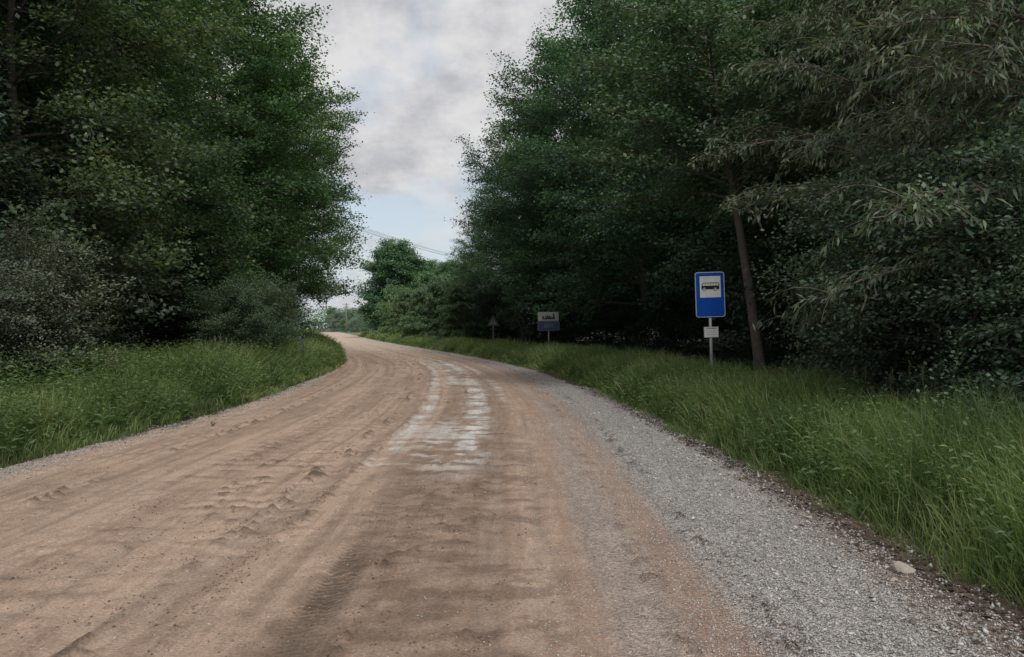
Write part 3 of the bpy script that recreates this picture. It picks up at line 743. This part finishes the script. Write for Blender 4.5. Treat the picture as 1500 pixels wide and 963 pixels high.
# ------------------------------------------------------------------ gravel, litter and stones
ICO_V = None
def rocks(P, size, r, flat=.6):
    n = len(P)
    base = np.array([[1, 0, 0], [-1, 0, 0], [0, 1, 0], [0, -1, 0], [0, 0, 1], [0, 0, -1]], float)
    tri = np.array([[0, 2, 4], [2, 1, 4], [1, 3, 4], [3, 0, 4], [2, 0, 5], [1, 2, 5], [3, 1, 5], [0, 3, 5]])
    V = base[None] * r.uniform(.55, 1.3, (n, 6, 1)) + r.normal(0, .22, (n, 6, 3))
    a = r.uniform(0, 2 * np.pi, n); c, s = np.cos(a), np.sin(a)
    b = r.normal(0, .5, n); cb, sb = np.cos(b), np.sin(b)
    x = V[..., 0]; y = V[..., 1]; z = V[..., 2] * flat
    y, z = y * cb[:, None] - z * sb[:, None], y * sb[:, None] + z * cb[:, None]
    V = np.stack([x * c[:, None] - y * s[:, None], x * s[:, None] + y * c[:, None], z], -1) * np.broadcast_to(size, (n,))[:, None, None] + P[:, None, :]
    F = (np.arange(n) * 6)[:, None, None] + tri[None]
    return V.reshape(-1, 3), F.reshape(-1, 3)

def build_gravel():
    r = np.random.default_rng(77)
    def pts(n, t0, t1, ymax, pw):
        y = 2.6 + (ymax - 2.6) * r.uniform(0, 1, n) ** 1.7
        c = (Ledge(y) + Redge(y)) / 2; t = t0 + (t1 - t0) * r.uniform(0, 1, n) ** pw
        return c + t, y
    out = []; col = []; sz = []
    for n, t0, t1, ym, pw, s0, s1 in ((52000, 2.35, 3.9, 20, .70, .003, .0078), (16000, 1.5, 3.0, 13, .8, .0025, .0065), (2200, -3.6, 1.8, 9, 1, .003, .008), (6000, -4.1, -3.4, 24, 1, .004, .012), (1500, 2.8, 4.2, 14, 1, .009, .020), (5000, 3.5, 4.2, 16, 1, .003, .009)):
        x, y = pts(n, t0, t1, ym, pw); s = r.uniform(s0, s1, n) * (1 + np.clip(y - 6, 0, 20) * .05)
        out.append(np.stack([x, y, road_h(x, y) + s * .25], 1)); sz.append(s)
        g = r.uniform(.26, .66, n) ** 1.1; warm = r.uniform(0, 1, n)
        col.append(np.stack([g * (1 + .07 * warm), g * (1 - .01 * warm), g * (1.0 - .10 * warm)], 1))
    P = np.concatenate(out); s = np.concatenate(sz); c = np.concatenate(col)
    V, F = rocks(P, s, r); me = mk_mesh('gravel', V, F, M['gravel'], {'Col': np.repeat(c, 6, 0)})
    tag(link('gravel', me), 'loose crushed grey gravel on the road', 'gravel', kind='stuff')
    # crumbs of dried mud kicked up along the ruts
    P = []; n = 2600
    for t0, w, k in ((-.30, .07, 1.0), (-.66, .07, .6), (-1.62, .10, .9), (-1.0, .35, .7), (.8, .45, 1.3), (.58, .05, .4), (1.3, .08, .5), (2.75, .10, .7), (2.3, .10, .5), (-3.0, .25, .5), (0, 2.4, 1.2)):
        m = int(n * k); y = 2.6 + 17 * r.uniform(0, 1, m) ** 1.5; t = t0 + r.normal(0, w, m); x = (Ledge(y) + Redge(y)) / 2 + t
        kp = fbm(t * 3, y * 2.2, 131, 3) > .48; P.append(np.stack([x[kp], y[kp]], 1))
    P = np.concatenate(P); m = len(P); sz2 = r.uniform(.003, .012, m) * r.uniform(.4, 1, m); P = np.column_stack([P, road_h(P[:, 0], P[:, 1]) + sz2 * .2])
    g = r.uniform(.45, 1.15, m)[:, None] * np.array([[.26, .18, .13]]); V, F = rocks(P, sz2, r)
    tag(link('mud_crumbs', mk_mesh('mud_crumbs', V, F, M['gravel'], {'Col': np.repeat(g, 6, 0)})), 'small brown crumbs of dried mud on the sandy road', 'mud crumbs', kind='stuff')
    # litter: dark crumbs, dead leaves and twigs along the grass edge
    n = 10000; y = 2.6 + 24 * r.uniform(0, 1, n) ** 1.5; x = Redge(y) + r.normal(-.05, .10, n)
    x[:1200] = Ledge(y[:1200]) + r.normal(0, .14, 1200)
    z = road_h(x, y) + .006; P = np.stack([x, y, z], 1)
    az = r.uniform(0, 6.3, n); s = r.uniform(.015, .055, n)
    V, F = leaves(P, np.stack([np.cos(az), np.sin(az), r.normal(0, .25, n)], 1), np.stack([r.normal(0, .4, n)] * 2 + [np.ones(n)], 1), s, s * r.uniform(.15, .7, n))
    tag(link('leaf_litter', mk_mesh('leaf_litter', V, F, M['litter'])), 'dark leaf litter along the edges of the road', 'litter', kind='stuff')
build_gravel()

def stone(px, py, wpx, hpx, label, mat='stone', seed=0):
    d = 1725 / (py - 482); x = (px - 750) / 1150 * d; w = wpx / 1150 * d * .44; hh = hpx / 1150 * d * .75
    r = np.random.default_rng(seed); import bmesh
    bm = bmesh.new(); bmesh.ops.create_icosphere(bm, subdivisions=3, radius=1)
    ax = r.normal(0, 1, (9, 3)); ax /= np.linalg.norm(ax, axis=1)[:, None]; dd = r.uniform(.55, .85, 9)
    for v in bm.verts:
        p = np.array(v.co)
        for a_, q in zip(ax, dd):
            k = p @ a_
            if k > q: p = p - a_ * (k - q) * .92
        v.co = Vector((p[0] * w, p[1] * w * .75, p[2] * hh + hh * .45))
    me = bpy.data.meshes.new('stone'); bm.to_mesh(me); bm.free(); me.materials.append(M[mat])
    for p in me.polygons: p.use_smooth = False
    z = max(.012, float(ground_z(np.array([x]), np.array([d]))[0]))
    o = link('stone', me, None, (x, d, z)); o.rotation_euler = (0, 0, r.uniform(-.5, .5)); tag(o, label, 'stone')
stone(1322, 847, 42, 20, 'largest stone at the grass edge, brown with a pale top', 'stone', 1)
stone(1308, 858, 13, 9, 'small pale pebble touching the front of the largest stone', 'stone', 2)
stone(1185, 764, 20, 6, 'flat pale stone at the gravel edge, far up the verge', 'stone', 3)
stone(1221, 767, 9, 6, 'small round pebble right of the flat pale stone', 'stone', 4)
stone(1254, 797, 8, 5, 'small pale pebble halfway between the flat stone and the largest stone', 'stone', 5)
stone(1394, 900, 20, 9, 'flat brownish stone between the largest stone and the photo corner', 'stone', 6)
stone(1449, 910, 9, 7, 'small grey pebble near the right edge of the photo', 'stone', 7)
stone(1336, 918, 12, 9, 'dark angular stone on the gravel below the largest stone', 'stone_dark', 8)
stone(1382, 925, 11, 6, 'pale pebble below the flat brownish stone', 'stone', 9)
stone(1125, 939, 12, 5, 'dark pebble lying on the gravel near the bottom of the photo', 'stone_dark', 10)
stone(312, 624, 10, 5, 'dark clod at the left road edge below the grass', 'stone_dark', 11)

# ------------------------------------------------------------------ signs
def prism(pts, th, y0=0.0, bevel=0):
    """outline in x,z, extruded in y from y0 (front, towards the camera) to y0+th"""
    pts = np.array(pts, float); n = len(pts)
    V = [(p[0], y0, p[1]) for p in pts] + [(p[0], y0 + th, p[1]) for p in pts]
    me = bpy.data.meshes.new('plate')
    F = [tuple(range(n)), tuple(range(2 * n - 1, n - 1, -1))] + [(i, i + n, (i + 1) % n + n, (i + 1) % n) for i in range(n)]
    me.from_pydata(V, [], F); me.update(); return me

def merge(meshes, mat, name):
    V = []; F = []
    for m in meshes:
        k = len(V); V += [tuple(v.co) for v in m.vertices]; F += [tuple(i + k for i in p.vertices) for p in m.polygons]
    me = bpy.data.meshes.new(name); me.from_pydata(V, [], F); me.materials.append(mat); me.update(); return me

def rrect(w, h, r, cx=0, cz=0, k=5):
    out = []
    for (sx, sz, a0) in ((1, 1, 0), (-1, 1, 90), (-1, -1, 180), (1, -1, 270)):
        for i in range(k + 1):
            a = R_(a0 + 90 * i / k); out.append((cx + sx * (w / 2 - r) + r * math.cos(a), cz + sz * (h / 2 - r) + r * math.sin(a)))
    return out

def part(name, meshes, mat, parent):
    return link(name, merge(meshes if isinstance(meshes, list) else [meshes], M[mat], name), parent)

def tube_me(path, rad, sides=14):
    V, F = tube(path, rad, sides); me = bpy.data.meshes.new('t')
    V = [tuple(v) for v in V]; F = [tuple(f) for f in F]; n = len(V)
    F.append(tuple(range(sides))[::-1]); F.append(tuple(range(n - sides, n)))
    me.from_pydata(V, [], F); me.update(); return me

def circ(cx, cz, r, k=18): return [(cx + r * math.cos(2 * math.pi * i / k), cz + r * math.sin(2 * math.pi * i / k)) for i in range(k)]

def text_me(txt, size, cx, cz, y, sx=1.0):
    cu = bpy.data.curves.new('lettering', 'FONT'); cu.body = txt; cu.size = size; cu.align_x = 'CENTER'; cu.align_y = 'CENTER'; cu.extrude = .0008
    ob = bpy.data.objects.new('tmp', cu); COL.objects.link(ob); bpy.context.view_layer.update()
    me = bpy.data.meshes.new_from_object(ob.evaluated_get(bpy.context.evaluated_depsgraph_get()))
    bpy.data.objects.remove(ob)
    me.transform(Matrix.Translation((cx, y, cz)) @ Matrix.Rotation(R_(90), 4, 'X') @ Matrix.Diagonal((sx, 1, 1, 1))); return me

def smoothm(o):
    for p in o.data.polygons: p.use_smooth = len(p.vertices) == 4
    return o

def bus_sign():
    e = thing('bus_stop_sign', 'blue and white bus stop sign on a steel pole at the right verge', 'road sign', (4.03, 15.7, float(ground_z(np.array([4.03]), np.array([15.7]))[0])))
    e.rotation_euler = (0, R_(-1.9), R_(4))
    zc = 2.18 - e.location.z
    smoothm(part('pole', tube_me([(0, .045, -.3), (0, .045, zc + .40)], [.031, .031]), 'galv', e))
    part('backing_plate', prism(rrect(.600, .905, .055, 0, zc), .008, 0), 'rim', e)
    part('blue_panel', prism(rrect(.566, .871, .042, 0, zc), .003, -.004), 'blue', e)
    q = zc + .155
    part('white_panel', prism(rrect(.425, .425, .004, .005, q), .002, -.0075), 'white', e)
    # bus, front to the left
    by = -.0095; x0 = -.185; b0 = q - .085
    body = [(-.182, -.020), (-.182, .012), (-.165, .052), (-.150, .078), (-.130, .084), (.170, .084), (.182, .076), (.184, .06), (.184, -.045), (.178, -.052), (.135, -.052), (.065, -.052), (-.085, -.052), (-.165, -.052), (-.180, -.045)]
    bus = part('bus_symbol', prism([(p[0] + .005, p[1] + q) for p in body], .0015, by), 'black', e)
    wins = []
    xs = [-.095, -.038, .019, .076, .133]
    wins.append(prism([(-.160 + .005, .022 + q), (-.138 + .005, .070 + q), (-.103 + .005, .070 + q), (-.103 + .005, .022 + q)], .001, by - .0018))
    for i in range(5):
        a = -.094 + i * .054; wins.append(prism([(a + .005, .022 + q), (a + .005, .070 + q), (a + .045 + .005, .070 + q), (a + .045 + .005, .022 + q)], .001, by - .0018))
    part('window', wins, 'white', bus)
    for cx in (-.118, .104):
        w = part('wheel', prism(circ(cx, q - .052, .034), .001, by - .002), 'white', bus)
        part('tyre', [prism(circ(cx, q - .052, .029), .001, by - .0036)], 'black', w)
        part('hub', [prism(circ(cx, q - .052, .017), .001, by - .0052)], 'white', w)
    zp = 1.43 - e.location.z
    tp = part('timetable', prism(rrect(.285, .205, .006, 0, zp), .006, .004), 'white', e)
    part('frame', [prism(rrect(.30, .006, .001, 0, zp + .104), .012, .001), prism(rrect(.30, .006, .001, 0, zp - .104), .012, .001),
                   prism(rrect(.006, .202, .001, .146, zp), .012, .001), prism(rrect(.006, .202, .001, -.146, zp), .012, .001)], 'galv', tp)
    r = np.random.default_rng(4); ms = []; x = -.10
    while x < .115:                                     # heading: a line of worn dark lettering
        w = r.uniform(.006, .014); ms.append(prism(rrect(w, r.uniform(.012, .020), .001, x, zp + .074), .001, .0022)); x += w + .004
    part('heading', ms, 'black', tp)
    ms = []
    for k in range(3): ms.append(prism(rrect(.22, .003, .0005, 0, zp + .03 - k * .04), .001, .0022))
    part('printed_line', ms, 'faded', tp)
    for z in (zc + .3, zc - .3):
        part('clamp', prism(rrect(.10, .025, .003, 0, z), .03, .009), 'galv', e)
bus_sign()

def skyline_sign():
    x, y = 1.43, 30.3; gz = float(ground_z(np.array([x]), np.array([y]))[0])
    e = thing('village_sign', 'village name sign with black skyline on white above a dark blue panel', 'road sign', (x, y, gz)); e.rotation_euler = (0, R_(-.6), R_(3))
    zt = 1.95 - gz
    smoothm(part('pole', tube_me([(0, .05, -.3), (0, .05, zt + .10)], [.028, .028]), 'wire', e))
    part('white_panel', prism(rrect(.80, .335, .01, -.01, zt + .02), .008, 0), 'offwhite', e)
    q = zt - .10
    sk = [(-.25, 0), (-.25, .125), (-.235, .13), (-.175, .13), (-.17, .06), (-.13, .06), (-.13, .12), (-.105, .155), (-.08, .12), (-.065, .12), (-.04, .21), (-.015, .12), (.02, .12), (.035, .215), (.055, .12), (.09, .12), (.11, .09),
          (.165, .09), (.165, .20), (.195, .235), (.225, .20), (.235, .11), (.25, .09), (.25, 0)]
    part('skyline_symbol', prism([(a, b + q) for a, b in sk], .0015, -.004), 'black', e)
    zb = zt - .345
    bp = part('name_panel', prism(rrect(.84, .37, .03, 0, zb), .008, .0), 'faded', e)
    part('blue_field', prism(rrect(.81, .34, .02, 0, zb), .002, -.0035), 'blue_dark', bp)
    part('lettering', [text_me('JEDI', .20, 0, zb, -.006)], 'faded', bp)
skyline_sign()

def warn_sign():
    x, y = -.98, 41.0; gz = float(ground_z(np.array([x]), np.array([y]))[0])
    e = thing('warning_sign', 'small dark rimmed triangular warning sign on a thin pole', 'road sign', (x, y, gz))
    zb = 1.63 - gz; s = .68; h = s * .87
    def tri(k, dz=0):
        w = s * k / 2; hh = h * k; c = zb + h / 3; return [(-w, c - hh / 3), (w, c - hh / 3), (.0, c + hh * 2 / 3)]
    smoothm(part('pole', tube_me([(0, .045, -.3), (0, .045, zb + h * .7)], [.024, .024]), 'wire', e))
    part('dark_border', prism(tri(1.0), .006, 0), 'black', e)
    part('inner_panel', prism(tri(.58), .002, -.0035), 'wire', e)
    part('symbol', [prism([(-.028, zb + .16), (.028, zb + .16), (.042, zb + .32), (0, zb + .36), (-.042, zb + .32)], .0015, -.006), prism(circ(0, zb + .125, .024, 12), .0015, -.006)], 'black', e)
    part('backing_bar', prism(rrect(.36, .05, .005, 0, zb - .16), .006, .012), 'black', e)
warn_sign()

def thin_post():
    x, y = -6.45, 24.2; gz = float(ground_z(np.array([x]), np.array([y]))[0])
    e = thing('roadside_post', 'thin dark post in the grass of the left verge', 'post', (x, y, gz))
    smoothm(part('shaft', tube_me([(0, 0, -.3), (0, 0, 1.22)], [.032, .032]), 'darkpost', e))
    smoothm(part('cap', tube_me([(0, 0, 1.22), (0, 0, 1.25), (0, 0, 1.275)], [.040, .038, .015]), 'darkpost', e))
    part('label_plate', prism(rrect(.10, .16, .01, 0, 1.08), .004, -.037), 'wire', e)
thin_post()

# ------------------------------------------------------------------ poles and wires
def pole(x, y, h, label, arm=1.5, rz=0, r0=.13):
    gz = float(ground_z(np.array([x]), np.array([y]))[0])
    e = thing('utility_pole', label, 'utility pole', (x, y, gz), rz)
    smoothm(part('shaft', tube_me([(0, 0, -.5), (0, 0, h * .5), (0, 0, h)], [r0, r0 * .85, r0 * .65]), 'pole_wood', e))
    ca = part('crossarm', prism([(-arm / 2, h - .55), (arm / 2, h - .55), (arm / 2, h - .43), (-arm / 2, h - .43)], .10, -.19), 'pole_wood', e)
    for k in (-1, -.35, .35, 1):
        a = arm / 2 * .92 * k; part('insulator', tube_me([(a, -.14, h - .43), (a, -.14, h - .36), (a, -.14, h - .30)], [.03, .055, .03], 8), 'ceramic', ca)
    return e
P_A = (-15.2, 52.0, 10.4); P_B = (-4.6, 99.0, 10.4)
pole(*P_A, 'wooden utility pole hidden among the left trees at the bend', 1.7, R_(-13))
pole(*P_B, 'wooden utility pole where the wires reach the right tree line', 1.7, R_(-13))
pole(-18.2, 116, 6.9, 'pale wooden pole in front of the big rounded far tree', 1.0, .1, .17)
pole(-54.9, 260, 9.9, 'thin pole against the sky at the far end of the road', 2.2, .1, .22)
def wires():
    for i, k in enumerate((-1, -.35, .35, 1)):
        off = .85 * .92 * k; c, s = math.cos(R_(-13)), math.sin(R_(-13))
        z = (10.15, 10.2, 10.13, 9.7)[i]; a = np.array([P_A[0] + off * c + .03, P_A[1] + off * s, z]); b = np.array([P_B[0] + off * c + .03, P_B[1] + off * s, z])
        t = np.linspace(0, 1, 24)[:, None]; pth = a + (b - a) * t; pth[:, 2] -= 4 * .45 * (t[:, 0] * (1 - t[:, 0]))
        me = tube_me(pth, [.011] * 24, 5); me.materials.append(M['wire'])
        tag(link('overhead_wire', me), ('leftmost and lowest', 'second', 'third', 'rightmost')[i] + ' of the overhead wires crossing the sky gap', 'wire', 'overhead wires')
wires()

# ------------------------------------------------------------------ sky, sun, camera
w = bpy.data.worlds.new('World'); S.world = w; w.use_nodes = True; nt = w.node_tree; L = nt.links.new
SUN_EL, SUN_AZ = 46, 158        # azimuth clockwise from +Y
bg = nt.nodes['Background']
sky = N(nt, 'ShaderNodeTexSky'); sky.sky_type = 'NISHITA'; sky.sun_disc = False; sky.sun_elevation = R_(SUN_EL); sky.sun_rotation = R_(SUN_AZ)
sky.air_density = 1.0; sky.dust_density = 1.5; sky.ozone_density = 1.0
tc = N(nt, 'ShaderNodeTexCoord'); sp = N(nt, 'ShaderNodeSeparateXYZ'); L(tc.outputs['Generated'], sp.inputs[0])
def math_(op, a, b=None):
    n = N(nt, 'ShaderNodeMath', operation=op)
    for i, v in enumerate((a, b)):
        if v is None: continue
        if isinstance(v, (int, float)): n.inputs[i].default_value = v
        else: L(v, n.inputs[i])
    return n.outputs[0]
zz = math_('MAXIMUM', sp.outputs[2], 0.0); den = math_('ADD', zz, .42)
cb = N(nt, 'ShaderNodeCombineXYZ'); L(math_('DIVIDE', sp.outputs[0], den), cb.inputs[0]); L(math_('DIVIDE', sp.outputs[1], den), cb.inputs[1])
n1 = N(nt, 'ShaderNodeTexNoise', Scale=2.6, Detail=9.0, Roughness=.56); L(cb.outputs[0], n1.inputs['Vector'])
n1.inputs['Distortion'].default_value = .25
n2 = N(nt, 'ShaderNodeTexNoise', Scale=4.2, Detail=10.0, Roughness=.62); 
mp = N(nt, 'ShaderNodeMapping'); mp.inputs['Location'].default_value = (3.1, 1.7, 0); L(cb.outputs[0], mp.inputs['Vector']); L(mp.outputs[0], n2.inputs['Vector'])
def mr_(v, a, b, c, d, sm=True):
    n = N(nt, 'ShaderNodeMapRange'); n.interpolation_type = 'SMOOTHSTEP' if sm else 'LINEAR'
    for k, q in (('From Min', a), ('From Max', b), ('To Min', c), ('To Max', d)): n.inputs[k].default_value = q
    L(v, n.inputs['Value']); return n.outputs[0]
elev = mr_(zz, .06, .30, 0, 1)
cov = math_('ADD', mr_(n1.outputs['Fac'], .36, .62, -.35, .65), math_('MULTIPLY', elev, .85))
cov = math_('MINIMUM', math_('MAXIMUM', cov, 0.0), 1.0)
mix1 = N(nt, 'ShaderNodeMix', data_type='RGBA')      # cloud tone: bright / grey
L(mr_(n2.outputs['Fac'], .38, .66, 0, 1), mix1.inputs[0]); mix1.inputs[6].default_value = (6.0, 5.95, 6.0, 1); mix1.inputs[7].default_value = (3.8, 3.85, 4.1, 1)
hz = N(nt, 'ShaderNodeMix', data_type='RGBA')         # pale thin haze low down over the blue
L(mr_(zz, .0, .34, .85, .35), hz.inputs[0]); L(sky.outputs[0], hz.inputs[6]); hz.inputs[7].default_value = (5.2, 5.8, 6.3, 1)
fin = N(nt, 'ShaderNodeMix', data_type='RGBA'); L(cov, fin.inputs[0]); L(hz.outputs[2], fin.inputs[6]); L(mix1.outputs[2], fin.inputs[7])
L(fin.outputs[2], bg.inputs['Color']); bg.inputs['Strength'].default_value = .125

sun = bpy.data.lights.new('sun', 'SUN'); sun.energy = 1.95; sun.angle = R_(16); sun.color = (1, .97, .92)
so = link('sun', sun); el, az = R_(SUN_EL), R_(SUN_AZ)
dirv = Vector((math.sin(az) * math.cos(el), math.cos(az) * math.cos(el), math.sin(el)))
so.rotation_euler = dirv.to_track_quat('Z', 'Y').to_euler(); so.location = (0, 0, 30)

cam = bpy.data.cameras.new('camera'); cam.sensor_width = 36; cam.lens = 27.6; cam.clip_end = 6000; cam.clip_start = .1
co = link('camera', cam, None, (0, 0, 1.5)); co.rotation_euler = (R_(90), 0, 0); S.camera = co
S.view_settings.view_transform = 'Standard'; S.view_settings.look = 'None'; S.view_settings.exposure = 0; S.view_settings.gamma = 1
S.cycles.max_bounces = 5; S.cycles.diffuse_bounces = 3; S.cycles.transmission_bounces = 2; S.cycles.glossy_bounces = 2
